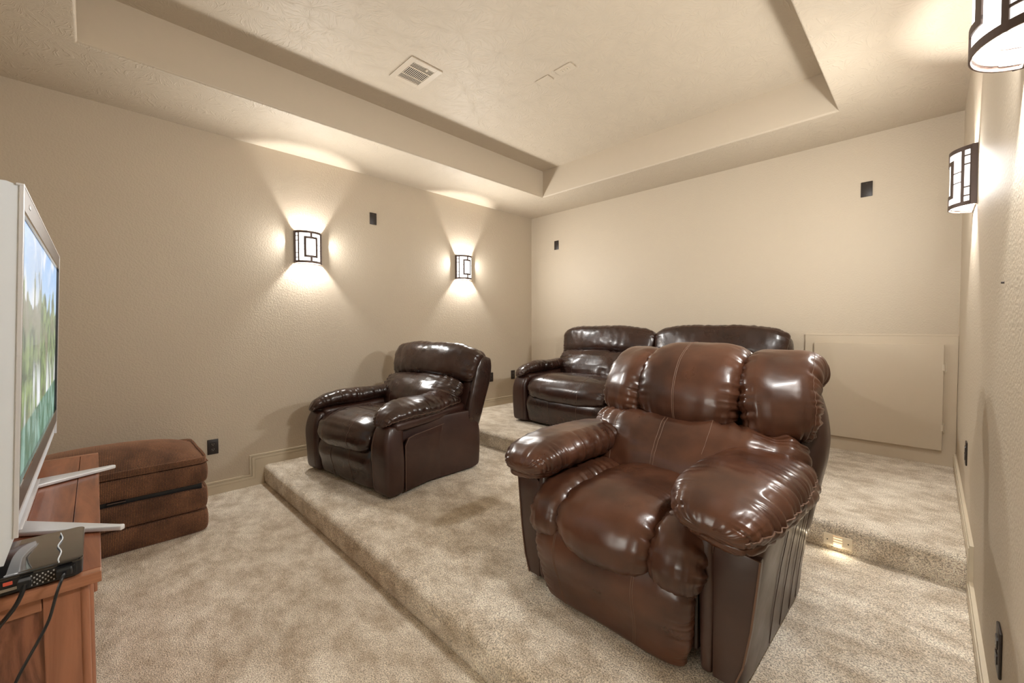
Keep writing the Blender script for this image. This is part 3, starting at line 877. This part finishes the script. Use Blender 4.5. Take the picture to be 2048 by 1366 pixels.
# ------------------------------------------------------------------ near recliner
def near_recliner():
    root = empty('recliner', (-.85, 1.32, Z1), R(-1.0))
    tag(root, 'large chestnut brown leather recliner with puffy arms, in the front', 'recliner')
    A, Bv, S = M['leather_a'], M['vinyl_a'], M['stitch_a']
    # footrest panel
    lobe('footrest', [(0, .040, .012), (0, .030, .12), (0, .012, .24), (0, .05, .36)], [.300, .325, .335, .33], [.035, .045, .055, .05], A, root,
         ew=7, et=2.6, capw=14, capt=5, edge_folds=(.007, 9, .10), end_folds=(.010, 7, .22, (1,)), lump=.004,
         stitches=[(-.62, .03, .8, .0013, -1), (-.60, .03, .8, .0013, -1), (.42, .03, .8, .0013, -1), (.445, .03, .8, .0013, -1)], smat=S, seed=3)
    # seat lobes
    def seat(cx, hw, up, fwd, seed, ef, nm='seat_cushion'):
        pth = [(cx, .62, .415 + up * .3), (cx, .42, .425 + up), (cx, .22, .428 + up), (cx, .09 - fwd, .405 + up), (cx, .035 - fwd, .335), (cx, .05 - fwd * .4, .265)]
        return lobe(nm, pth, hw, [.075, .085, .09, .09, .085, .07], A, root, ew=2.6, et=2.2, capw=5, capt=2.6,
                    edge_folds=ef, end_folds=(.008, 5, .12, (1,)), lump=.006, lump_s=7, stitches=[], smat=S, seed=seed, ns=110, nt=88)
    seat(0.0, .215, .012, .045, 5, (.017, 13, .14))
    seat(-.268, .105, -.005, .015, 6, (.013, 12, .40))
    seat(.268, .105, -.005, .015, 7, (.013, 12, .40))
    MB().box(-.32, .32, .08, .85, .06, .38, .01).build('seat_frame', Bv, root)
    # arms
    for sd in (-1, 1):
        am = lobe('arm', [(sd * .400, .45, .012), (sd * .402, .45, .16), (sd * .412, .45, .32), (sd * .425, .45, .50)], [.060, .070, .080, .092], [.37, .375, .375, .36], Bv, root,
                  lat=(1, 0, 0), ew=9, et=14, capw=30, capt=14, lump=.0015, ns=60, nt=120, seed=11 + sd)
        # side pleats toward the back
        for yy in (.34, .47, .60, .70):
            MB().tube([(sd * (.462), yy, .03), (sd * (.474), yy, .16), (sd * (.494), yy, .32), (sd * .516, yy + .01, .47)], .0013, 6).build('pleat', Bv, am, True)
        # front panel
        x0, x1 = sd * .372, sd * .500
        poly = [(sd * .372, .02), (sd * .435, .02), (sd * .462, .10), (sd * .482, .22), (sd * .497, .36), (sd * .505, .445), (sd * .385, .462), (sd * .374, .452), (sd * .370, .42)]
        MB().prism(poly, 1, .062, .10, .006).build('arm_panel', Bv, root, True)
        MB().tube([(p[0], .062, p[1]) for p in poly[1:6]], .003, 6).build('piping', S, am, True)
        MB().tube([(p[0], .060, p[1]) for p in poly[5:]], .0022, 6).build('piping', M['leather_a'], am, True)
        lobe('arm_bolster', [(sd * .352, .085, .02), (sd * .352, .080, .2), (sd * .350, .075, .40), (sd * .352, .085, .50)], [.020, .022, .024, .022], [.03, .03, .03, .03], Bv, root, ew=2.5, et=3, capw=10, capt=5, lump=.001, ns=40, nt=30)
        # arm pad
        pp = [(sd * .390, -.045, .530), (sd * .392, .04, .560), (sd * .394, .20, .577), (sd * .396, .42, .580), (sd * .405, .60, .584), (sd * .40, .70, .56)]
        lt = (1, 0, -.10 * sd)
        lobe('arm_pad', pp, [.148, .170, .174, .170, .155, .135], [.064, .079, .083, .080, .072, .06], A, root, lat=lt, ew=2.8, et=2.2, capw=5.0, capt=2.7,
             edge_folds=(.012, 12, .34), end_folds=(.008, 8, .09, (0, 1)), lump=.006, lump_s=6, stitches=[(.0, .47, .47, .0013)], smat=S, seed=21 + sd,
             edge_seam=(sd,), ns=120, nt=96)
        # leather band under the pad
        lobe('arm_band', [(sd * .400, -.020, .498), (sd * .405, .05, .506), (sd * .41, .30, .532), (sd * .415, .55, .53), (sd * .415, .78, .51)], [.115, .140, .150, .148, .12], [.034, .042, .046, .045, .045], A, root,
             lat=lt, ew=2.8, et=2.3, capw=6, capt=3.5, edge_folds=(.008, 12, .35), end_folds=(.006, 8, .08, (0,)), lump=.003, seed=31 + sd, ns=60, nt=60)
    # back
    bk = .035
    lobe('back_shell', [(bk, .80, .12), (bk, .80, .5), (bk, .87, .78), (bk, .92, .965)], [.42, .475, .510, .44], [.09, .12, .125, .08], Bv, root, ew=5, et=3, capw=8, capt=4, lump=.003, seed=41)
    # lower (lumbar) cushion
    lobe('lumbar_cushion', [(bk * .5, .52, .36), (bk * .7, .54, .48), (bk, .60, .58), (bk, .69, .70)], [.41, .46, .495, .505], [.10, .130, .14, .125], A, root,
         ew=3.2, et=2.2, capw=6, capt=2.6, end_folds=(.030, 10, .38, (0, 1)), edge_folds=(.006, 7, .22), lump=.010, lump_s=7,
         stitches=[(-.14, .2, .85, .0014, -1), (-.11, .2, .85, .0014, -1), (.30, .5, .9, .0012, -1), (-.62, .2, .9, .0014, -1)], smat=S, seed=43, ns=120, nt=110)
    # upper pillows
    def up(cx, hw, tw, dz, dy, seed, st):
        dx = math.sin(tw)
        c0 = cx - bk; kx = 1.0 if abs(c0) < .1 else 1.10
        pth = [(bk + c0 * kx, .665 + dy * .6, .655), (bk + c0 * (1 + kx) / 2, .650 + dy, .77), (cx, .695 + dy, .905 + dz * .6), (cx, .80 + dy, .970 + dz), (cx, .93 + dy, .935 + dz), (cx, .985 + dy, .84)]
        return lobe('back_pillow', pth, [hw * .93, hw, hw, hw * .96, hw * .95, hw * .9], [.085, .105, .105, .095, .085, .07], A, root, lat=(math.cos(tw), math.sin(tw), 0),
                    ew=3.4, et=2.3, capw=5.5, capt=2.6, edge_folds=(.013, 14, .15 if abs(cx) < .1 else .30), end_folds=(.018, 7, .16, (0,)), lump=.006, lump_s=6,
                    stitches=st, smat=S, seed=seed, ns=120, nt=96)
    up(bk - .005, .245, 0, .0, 0, 51, [(-.12, .08, .7, .0014, -1), (-.09, .08, .7, .0014, -1)])
    up(bk - .325, .150, R(-22), -.03, .045, 52, [])
    up(bk + .345, .155, R(22), -.025, .045, 53, [(.72, .05, .8, .0014, -1)])
    return root


near_recliner()


# ------------------------------------------------------------------ far recliner and loveseat (same make)
def style_b(name, loc, rz, label, cat, half, seats, toe=0.0, seed0=100):
    root = empty(name, loc, rz); tag(root, label, cat)
    A, Bv, S = M['leather_b'], M['vinyl_b'], M['stitch_b']
    aw = .20
    inner = half - aw + .01
    sw = inner / seats     # half width of each seat
    bh = (half - .02) / seats
    MB().box(-inner, inner, .09, .86, .05, .36, .01).build('seat_frame', Bv, root)
    for k in range(seats):
        cx = -inner + sw * (2 * k + 1)
        cb = -(half - .02) + bh * (2 * k + 1)
        sd = seed0 + 10 * k
        lobe('footrest', [(cx, .04, .03), (cx, .03, .12), (cx, .015, .22), (cx, .05, .30)], [sw * .97, sw * .985, sw * .985, sw * .98], [.04, .05, .055, .05], A, root,
             ew=9, et=2.6, capw=16, capt=5, end_folds=(.004, 12, .3, (1,)), lump=.002, stitches=[(-.35, .03, .8, .0015, -1), (.35, .03, .8, .0015, -1)], smat=S, seed=sd + 1, ns=60)
        MB().tube([(cx - sw * .93, -.008 - .0, .135), (cx, -.022, .125), (cx + sw * .93, -.008, .135)], .0016, 6).build('seam', S, root, True)
        lobe('seat_cushion', [(cx, .66, .395), (cx, .42, .415), (cx, .20, .430), (cx, .06, .415), (cx, -.005, .345), (cx, .03, .27)], [sw * .99, sw * .995, sw, sw, sw * .985, sw * .95], [.08, .095, .10, .10, .095, .07], A, root,
             ew=3.6, et=2.3, capw=7, capt=2.6, edge_folds=(.010, 12, .16), folds_mid=(.010 if seats == 1 else .004, 14 if seats == 1 else 7), end_folds=(.006, 7, .1, (1,)), lump=.007, lump_s=6,
             stitches=[(-.52, .2, .92, .0013), (.45, .2, .92, .0013)], smat=S, seed=sd + 2, ns=120, nt=96)
        # lumbar cushion
        lobe('lumbar_cushion', [(cb, .62, .37), (cb, .64, .48), (cb, .70, .60), (cb, .80, .72)], [bh * .80, bh * .86, bh * .90, bh * .93], [.09, .12, .125, .10], A, root,
             ew=3.0, et=2.3, capw=5, capt=2.5, end_folds=(.014, 8, .3, (0, 1)), edge_folds=(.014, 8, .25), lump=.010, lump_s=8,
             stitches=[(-.45, .15, .9, .0013, -1), (.30, .15, .9, .0013, -1)], smat=S, seed=sd + 3, ns=110, nt=96)
        # headrest roll: lofted sideways, arching in the middle
        hp = []
        for t in np.linspace(-1, 1, 9):
            hp.append((cb + t * bh * .985, .845 + .05 * t * t, .862 - .055 * abs(t) ** 2.5))
        hr = lobe('headrest', hp, [.150, .160, .160, .158, .155, .158, .160, .160, .150], [.090, .100, .104, .105, .105, .105, .104, .100, .090], A, root, lat=(0, .24, 1),
                  ew=3.2, et=2.5, capw=9, capt=4, edge_folds=(.005, 14, .2), end_folds=(.009, 7, .08, (0, 1)), lump=.007, lump_s=6,
                  stitches=[(.80, .06, .94, .0016, 1)], smat=S, seed=sd + 4, ns=120, nt=80)
        for t in (-.72, .5):
            pass
        # back body behind the cushions
        lobe('back_shell', [(cb, .84, .22), (cb, .88, .50), (cb, .965, .80), (cb, .985, .955)], [bh * .93, bh * .975, bh * .985, bh * .93], [.075, .095, .095, .06], Bv, root,
             ew=12, et=4, capw=12, capt=4, lump=.003, seed=sd + 5)
        for s_ in (-1, 1):
            lobe('back_wing', [(cb + s_ * bh * .95, .80, .30), (cb + s_ * bh * .955, .86, .50), (cb + s_ * bh * .96, .93, .70), (cb + s_ * bh * .96, .985, .90)], [.07, .085, .095, .085], [.03, .034, .034, .03], A, root,
                 lat=(0, 1, -.3), ew=3, et=3, capw=6, capt=3, lump=.003, seed=sd + 6 + s_, ns=60, nt=48)
    for sd in (-1, 1):
        def X(y, x): return sd * (x - toe * y / .9)
        o_ = half
        cxm = half - aw / 2
        am = lobe('arm', [(X(.45, cxm), .46, .012), (X(.45, cxm), .46, .2), (X(.45, cxm), .46, .36), (X(.45, cxm - .005), .46, .475)], [aw / 2 * .98, aw / 2, aw / 2, aw / 2 * .9], [.44, .445, .44, .40], Bv, root,
                  lat=(1, -toe / .9 * sd, 0), ew=9, et=12, capw=30, capt=10, lump=.0015, ns=60, nt=120, seed=seed0 + 60 + sd)
        # front bolster
        lobe('arm_bolster', [(sd * (cxm), .060, .02), (sd * cxm, .055, .2), (sd * cxm, .05, .36), (sd * (cxm - .005), .08, .47)], [aw / 2 * .96, aw / 2 * .99, aw / 2 * .99, aw / 2 * .8], [.075, .08, .08, .07], Bv, root,
             ew=7, et=3.0, capw=14, capt=5, lump=.002, ns=60, nt=60, seed=seed0 + 64 + sd,
             stitches=[(-.55 * sd, .05, .9, .0015, -1)], smat=S)
        # raised side panel outline
        def sidept(y, z, e=.0): return (X(y, half + e), y, z)
        pan = [(.13, .03), (.13, .34), (.16, .385), (.22, .395), (.80, .43), (.86, .40), (.87, .03)]
        b = bmesh.new()
        v0 = [b.verts.new(sidept(y, z, -.012)) for y, z in pan]; v1 = [b.verts.new(sidept(y, z, .0055)) for y, z in pan]
        b.faces.new(v0); b.faces.new(v1[::-1])
        for i in range(len(pan)): b.faces.new((v0[i], v1[i], v1[(i + 1) % len(pan)], v0[(i + 1) % len(pan)]))
        bmesh.ops.recalc_face_normals(b, faces=b.faces)
        bmesh.ops.bevel(b, geom=b.edges[:], offset=.005, segments=3, profile=.5, affect='EDGES')
        mm = MB(); mm._add(b); pn = mm.build('side_panel', Bv, root, True)
        MB().tube([sidept(y, z, .0065) for y, z in pan[:6]], .0026, 6).build('piping', S, pn, True)
        MB().tube([sidept(.50, z, .0068) for z in (.03, .2, .412)], .0015, 6).build('seam', S, pn, True)
        # arm pad
        pp = [(X(-.02, cxm), -.025, .485), (X(.06, cxm), .05, .535), (X(.2, cxm), .20, .562), (X(.4, cxm), .42, .562), (X(.6, cxm - .005), .62, .575), (X(.8, cxm - .02), .80, .565)]
        lobe('arm_pad', pp, [.085, .112, .120, .118, .112, .095], [.045, .062, .068, .062, .060, .05], A, root, lat=(1, 0, -.30 * sd), ew=2.6, et=2.2, capw=4.5, capt=2.5,
             edge_folds=(.009, 13, .35), end_folds=(.007, 6, .1, (0,)), folds_mid=(.003, 6), lump=.005, lump_s=8, stitches=[], smat=S, edge_seam=(sd,), seed=seed0 + 80 + sd, ns=120, nt=80)
        lobe('arm_band', [(X(.04, cxm), .05, .47), (X(.3, cxm), .30, .475), (X(.6, cxm), .60, .49), (X(.85, cxm), .84, .49)], [aw / 2 * .95, aw / 2 * 1.02, aw / 2 * 1.02, aw / 2 * .95], [.04] * 4, Bv, root,
             ew=5, et=2.5, capw=12, capt=6, lump=.002, ns=50, nt=50, seed=seed0 + 90 + sd)
    # reclining mechanism seen at the rear
    for sd in (-1, 1):
        MB().box(sd * (half * .80) - .004, sd * (half * .80) + .004, .86, .90, .12, .40, .001).tube([(sd * half * .8, .88, .38), (sd * half * .8, .94, .30), (sd * half * .8, .90, .16)], .006, 6).build('mechanism', M['steel'], root)
    return root


style_b('recliner', (-3.015, 1.275, Z1), R(7.5), 'dark brown leather recliner by the left wall, turned slightly inwards', 'recliner', .545, 1, toe=.10, seed0=100)
style_b('loveseat', (-1.985, 3.17, Z2), 0, 'dark brown leather two-seat reclining loveseat on the upper platform', 'sofa', 1.18, 2, toe=0, seed0=300)


# ------------------------------------------------------------------ ottoman
def ottoman():
    x0, x1, y0, y1 = -3.90, -3.25, -.40, .495
    root = empty('ottoman', ((x0 + x1) / 2, (y0 + y1) / 2, 0))
    tag(root, 'brown chenille storage ottoman against the left wall behind the cabinet', 'ottoman')
    hx, hy = (x1 - x0) / 2, (y1 - y0) / 2
    C_ = M['chenille']
    def slab(name, z0, z1, bulge, crown=0.0, hxx=hx, hyy=hy):
        n = 44
        V, F = [], []
        b = bmesh.new()
        bmesh.ops.create_cube(b, size=2)
        bmesh.ops.subdivide_edges(b, edges=b.edges[:], cuts=26, use_grid_fill=True)
        for v_ in b.verts:
            x, y, z = v_.co
            ez = 1 - abs(z) ** 6
            k = 16
            # superellipse footprint
            m_ = max(abs(x), abs(y), 1e-6)
            r_ = (abs(x) ** k + abs(y) ** k) ** (1 / k)
            f = m_ / r_
            fx = x * f * (hxx + bulge * (1 - z * z) - .012 * abs(z) ** 8); fy = y * f * (hyy + bulge * (1 - z * z) - .012 * abs(z) ** 8)
            zz = z0 + (z + 1) / 2 * (z1 - z0)
            if z > 0: zz += crown * (1 - min(1, abs(x)) ** 2.4) * (1 - min(1, abs(y)) ** 3.2) * z - .02 * (max(abs(x), abs(y)) ** 10) * (z > .9)
            nn_ = noise.noise(Vector((fx * 5, fy * 5, zz * 6))) * .004
            v_.co = Vector((fx * (1 + nn_), fy * (1 + nn_), zz + nn_ * (z > .5)))
        me = bpy.data.meshes.new(name); b.to_mesh(me); b.free()
        return link(name, me, C_, root, True)
    b1 = slab('base_lower_band', 0.0, .146, .006)
    b2 = slab('base_upper_band', .142, .288, .006)
    MB().box(-hx + .03, hx - .03, -hy + .03, hy - .03, .25, .33).build('inner_frame', M['black'], root)
    lid = slab('lid', .308, .440, .007, .0)
    top = slab('lid_cushion', .432, .478, .0, .085)
    MB().tube([(hx + .001, -hy + .04, .441), (hx + .004, -.1, .443), (hx + .004, .2, .441), (hx - .005, hy - .03, .440), (hx - .03, hy + .002, .440), (-hx + .05, hy + .002, .440)], .004, 8).build('piping', C_, lid, True)
    MB().box(hx - .028, hx - .010, -.02, .06, .293, .300, .002).build('hinge', M['bronze'], root)
    return root


ottoman()


# ------------------------------------------------------------------ media cabinet
def cabinet():
    x0, x1, y0, y1, zt = -2.80, -1.42, -.50, 0.0, .70
    root = empty('media_cabinet', ((x0 + x1) / 2, (y0 + y1) / 2, 0))
    cx_, cy_ = (x0 + x1) / 2, (y0 + y1) / 2
    tag(root, 'low cherry wood media cabinet carrying the television', 'cabinet')
    hx, hy = (x1 - x0) / 2, (y1 - y0) / 2
    bx, by = hx - .020, hy - .028          # body half sizes
    # top of boards with recessed joints
    for a, b_, m_ in ((-hy, -.30 * hy, 'wood_x'), (-.30 * hy + .0015, hy - .0595, 'wood_x'), (hy - .058, hy, 'wood_x')):
        MB().box(-hx + .03, hx - .028, a, b_, zt - .026, zt, .0015).build('top_board', M[m_], root)
    MB().box(hx - .0275, hx, -hy, hy, zt - .026, zt, .002).build('breadboard_end', M['wood_y'], root)
    MB().box(-hx, -hx + .0295, -hy, hy, zt - .026, zt, .002).build('breadboard_end', M['wood_y'], root)
    # end frames with figured panels
    for sd in (-1, 1):
        e = 0
        X = lambda a: sd * a
        def bxs(a, c): return (min(X(a), X(c)), max(X(a), X(c)))
        xa, xb = bxs(bx - .02, bx)
        MB().box(xa, xb, by - .070, by - .004, .06, zt - .027, .002).build('stile', M['wood_z'], root)
        MB().box(xa, xb, -by, -by + .07, .06, zt - .027, .002).build('stile', M['wood_z'], root)
        MB().box(xa, xb, -by + .0715, by - .0715, zt - .062, zt - .027, .002).build('rail', M['wood_y'], root)
        MB().box(xa, xb, -by + .0715, by - .0715, .06, .13, .002).build('rail', M['wood_y'], root)
        xa, xb = bxs(bx - .016, bx - .009)
        MB().box(xa, xb, -by + .065, by - .065, .12, zt - .06).build('end_panel', M['wood_fig'], root)
        # corner post with a turned quarter column
        for sy in (-1, 1):
            if sy > 0:
                MB().cyl((X(bx - .004), by - .002, .06), (X(bx - .004), by - .002, zt - .027), .0085, 14).build('corner_bead', M['wood_z'], root, True)
                MB().cyl((X(bx - .028), by + .004, .06), (X(bx - .028), by + .004, zt - .027), .0095, 14).build('corner_bead', M['wood_z'], root, True)
            xa, xb = bxs(bx - .05, bx - .001)
            MB().box(xa, xb, min(sy * by, sy * (by - .05)), max(sy * by, sy * (by - .05)), 0, .062, .003).build('foot', M['wood_z'], root)
    MB().box(-bx + .02, bx - .02, -by, -by + .01, .06, zt - .027).build('back_panel', M['wood_z'], root)
    MB().box(-bx + .02, bx - .02, -by + .01, by - .035, .06, .08).build('bottom', M['wood_x'], root)
    # front: face frame, three doors with knobs
    MB().box(-bx + .02, bx - .03, by - .035, by - .018, zt - .062, zt - .027, .002).build('rail', M['wood_x'], root)
    MB().box(-bx + .02, bx - .03, by - .035, by - .018, .06, .10, .002).build('rail', M['wood_x'], root)
    nd = 3; span = 2 * bx - .07; dw = span / nd
    for k in range(nd):
        a = -bx + .035 + k * dw + .003; b_ = a + dw - .006
        d_ = MB()
        d_.box(a, a + .055, by - .030, by - .014, .104, zt - .066, .002).box(b_ - .055, b_, by - .030, by - .014, .104, zt - .066, .002)
        d_.box(a + .055, b_ - .055, by - .030, by - .014, .104, .16, .002).box(a + .055, b_ - .055, by - .030, by - .014, zt - .12, zt - .066, .002)
        d_.box(a + .05, b_ - .05, by - .026, by - .020, .15, zt - .11)
        dd = d_.build('door', M['wood_z'], root)
        kx = b_ - .006
        MB().tube([(kx, by - .015, .480), (kx, by - .006, .480), (kx, by - .001, .480), (kx, by + .003, .480)], [.004, .0045, .012, .006], 12).build('knob', M['steel'], dd, True)
    root.location = (cx_, cy_, 0)
    return root


cabinet()


# ------------------------------------------------------------------ television
def television():
    x0, x1 = -2.78, -1.445
    cx_ = (x0 + x1) / 2; hw = (x1 - x0) / 2
    root = empty('television', (cx_, -.136, .70))
    tag(root, 'large silver and white flat television showing waterfalls', 'television')
    tilt = Matrix.Rotation(R(-1.9), 4, 'X')
    zb, zt_ = .175, .912      # bezel bottom and top above the cabinet
    fr = MB()
    def tb(mb, *a, **k): return mb.box(*a, mtx=tilt, **k)
    zs0, zs1 = zb + .050, zt_ - .052
    xs = hw - .022
    f = MB()
    tb(f, -hw, hw, -.006, 0, zs1, zt_, bev=.001); tb(f, -hw, hw, -.006, 0, zb, zs0, bev=.001)
    tb(f, -hw, -xs, -.006, 0, zs0, zs1); tb(f, xs, hw, -.006, 0, zs0, zs1)
    f.build('bezel', M['bezel'], root)
    g = MB()
    t_ = .006
    tb(g, -xs, xs, -.010, -.0005, zs1 - t_, zs1 + .001); tb(g, -xs, xs, -.010, -.0005, zs0 - .001, zs0 + t_); tb(g, -xs, -xs + t_, -.010, -.0005, zs0, zs1); tb(g, xs - t_, xs, -.010, -.0005, zs0, zs1)
    g.build('inner_bezel', M['gloss'], root)
    sc_o = MB().box(-xs, xs, -.0015, 0, 0, zs1 - zs0)
    so = sc_o.build('screen', M['screen'], root)
    so.matrix_local = tilt @ Matrix.Translation((0, -.007, zs0))
    r = MB()
    tb(r, -hw - .003, hw + .003, -.012, .001, zt_ - .001, zt_ + .004, bev=.001); tb(r, hw - .001, hw + .002, -.007, .001, zb - .055, zt_ + .004, bev=.001); tb(r, -hw - .002, -hw + .001, -.007, .001, zb - .055, zt_ + .004, bev=.001)
    r.build('rim', M['silver'], root)
    # silver chin below the dark bezel, curving back
    b = bmesh.new()
    prof = [(0.0, zb), (-.003, zb - .02), (-.012, zb - .045), (-.03, zb - .058), (-.05, zb - .06), (-.05, zb)]
    m_ = MB(); m_.prism([(p[0], p[1]) for p in prof], 0, -hw + .004, hw - .004)
    bmesh.ops.transform(m_.bm, matrix=tilt, verts=m_.bm.verts)
    m_.build('chin', M['silver'], root)
    # white rear shell
    sh = MB()
    poly = [(-.026, zt_ + .005), (-.007, zt_ - .001), (-.007, zb - .06), (-.020, zb - .112), (-.12, zb - .11), (-.165, zb + .02), (-.165, zt_ - .08), (-.12, zt_ + .0)]
    sh.prism(poly, 0, -hw + .001, hw - .001)
    bmesh.ops.transform(sh.bm, matrix=tilt, verts=sh.bm.verts)
    sh.build('rear_shell', M['white'], root)
    MB().box(hw * .80, hw * .80 + .03, -.0, .0012, zt_ - .03, zt_ - .022, mtx=tilt).build('emblem', M['silver'], root)
    # stand: rear bar, two splayed tapering feet, neck block
    st = MB()
    def foot(xr, xt, sgn):
        w0, w1 = .075, .020
        poly = [(xr - sgn * .02, -.028), (xr + sgn * .085, -.030), (xt + .010, .178), (xt + .002, .187), (xt - .008, .187), (xt - .014, .178)]
        if sgn < 0: poly = [(xr + .02, -.028), (xt + .014, .178), (xt + .008, .187), (xt - .002, .187), (xt - .010, .178), (xr - .080, -.030)]
        st.prism(poly, 2, .003, .016, .003)
    c0 = cx_
    foot(-1.895 - c0, -1.665 - c0, 1)
    foot(-2.330 - c0, -2.425 - c0, -1)
    st.box(-2.40 - c0, -1.83 - c0, -.075, -.022, .003, .018, .004)
    st.build('stand', M['silver'], root, True)
    MB().box(-2.19 - c0, -2.03 - c0, -.062, -.040, .016, .13, .004).build('neck', M['silver'], root)
    return root


television()

# ------------------------------------------------------------------ receiver box and cords
bxr = empty('receiver_box', (-1.54, -.17, .70))
tag(bxr, 'glossy black receiver box on the near end of the cabinet', 'receiver')
b = bmesh.new()
W2, D2 = .113, .138
def rrect(w_, d_, r_, n=6):
    out = []
    for cxq, cyq, a0 in ((w_ - r_, d_ - r_, 0), (-w_ + r_, d_ - r_, 90), (-w_ + r_, -d_ + r_, 180), (w_ - r_, -d_ + r_, 270)):
        for i in range(n + 1):
            a = R(a0 + 90 * i / n); out.append((cxq + r_ * math.cos(a), cyq + r_ * math.sin(a)))
    return out
MB().prism(rrect(W2, D2, .016), 2, .005, .036, .0).build('case', M['black'], bxr, True)
MB().prism(rrect(W2 + .0015, D2 + .0015, .017), 2, .0365, .044, .0015).build('top_cover', M['gloss'], bxr, True)
for sx in (-1, 1):
    for sy in (-1, 1): MB().cyl((sx * .085, sy * .11, 0), (sx * .085, sy * .11, .006), .010, 12).build('foot', M['black'], bxr)
# connector face (towards +x)
gr = MB()
for r_ in range(5):
    for c_ in range(9):
        if (r_ + c_) % 2 == 0: gr.box(W2 - .0005, W2 + .0008, .056 + c_ * .0043, .0585 + c_ * .0043, .009 + r_ * .0052, .0125 + r_ * .0052)
tag(gr.build('vent_grille', M['label'], bxr), kind='stuff')
MB().box(W2 - .0005, W2 + .0006, .054, .096, .0085, .0345).build('grille_recess', M['duct'], bxr)
MB().box(W2, W2 + .003, .099, .126, .010, .033, .002).build('power_socket', M['black'], bxr)
MB().box(W2, W2 + .002, .016, .030, .025, .033, .001).build('red_port', M['red'], bxr)
MB().box(W2, W2 + .002, .010, .036, .012, .019, .001).build('port', M['steel'], bxr)
MB().tube(crom([(-.09, .095, .0455), (-.045, .100, .0455), (0, .094, .0455), (.045, .101, .0455), (.09, .098, .0455), (.111, .100, .0455)], 30), .0014, 6).build('wire', M['white'], bxr, True)

c1 = empty('video_cable', (-1.42, -.12, .72))
tag(c1, 'thick flat black cable hanging from the receiver box', 'cable')
MB().box(.0085, .028, -.011, .009, .0, .018, .002).build('plug', M['black'], c1)
P_ = [(-1.395, -.121, .728), (-1.38, -.124, .715), (-1.375, -.133, .695), (-1.378, -.146, .675), (-1.385, -.158, .655), (-1.39, -.18, .60), (-1.40, -.21, .50), (-1.41, -.25, .35), (-1.42, -.30, .2)]
MB().tube([Vector(p) - Vector((-1.42, -.12, .72)) for p in crom(P_, 30)], .0062, 8, .55).build('cord', M['black'], c1, True)
c2 = empty('power_cable', (-1.42, -.06, .725))
tag(c2, 'thin black power cord curving down across the cabinet end', 'cable')
MB().box(-.001, .018, -.014, .012, -.006, .010, .003).build('plug', M['black'], c2)
P_ = [(-1.405, -.060, .727), (-1.385, -.063, .725), (-1.378, -.069, .708), (-1.38, -.075, .685), (-1.385, -.085, .64), (-1.388, -.100, .603), (-1.39, -.118, .565), (-1.39, -.136, .525), (-1.395, -.16, .45), (-1.40, -.18, .33), (-1.40, -.19, .15), (-1.40, -.2, .006), (-1.42, -.3, .006)]
MB().tube([Vector(p) - Vector((-1.42, -.06, .725)) for p in crom(P_, 40)], .0030, 8).build('cord', M['black'], c2, True)
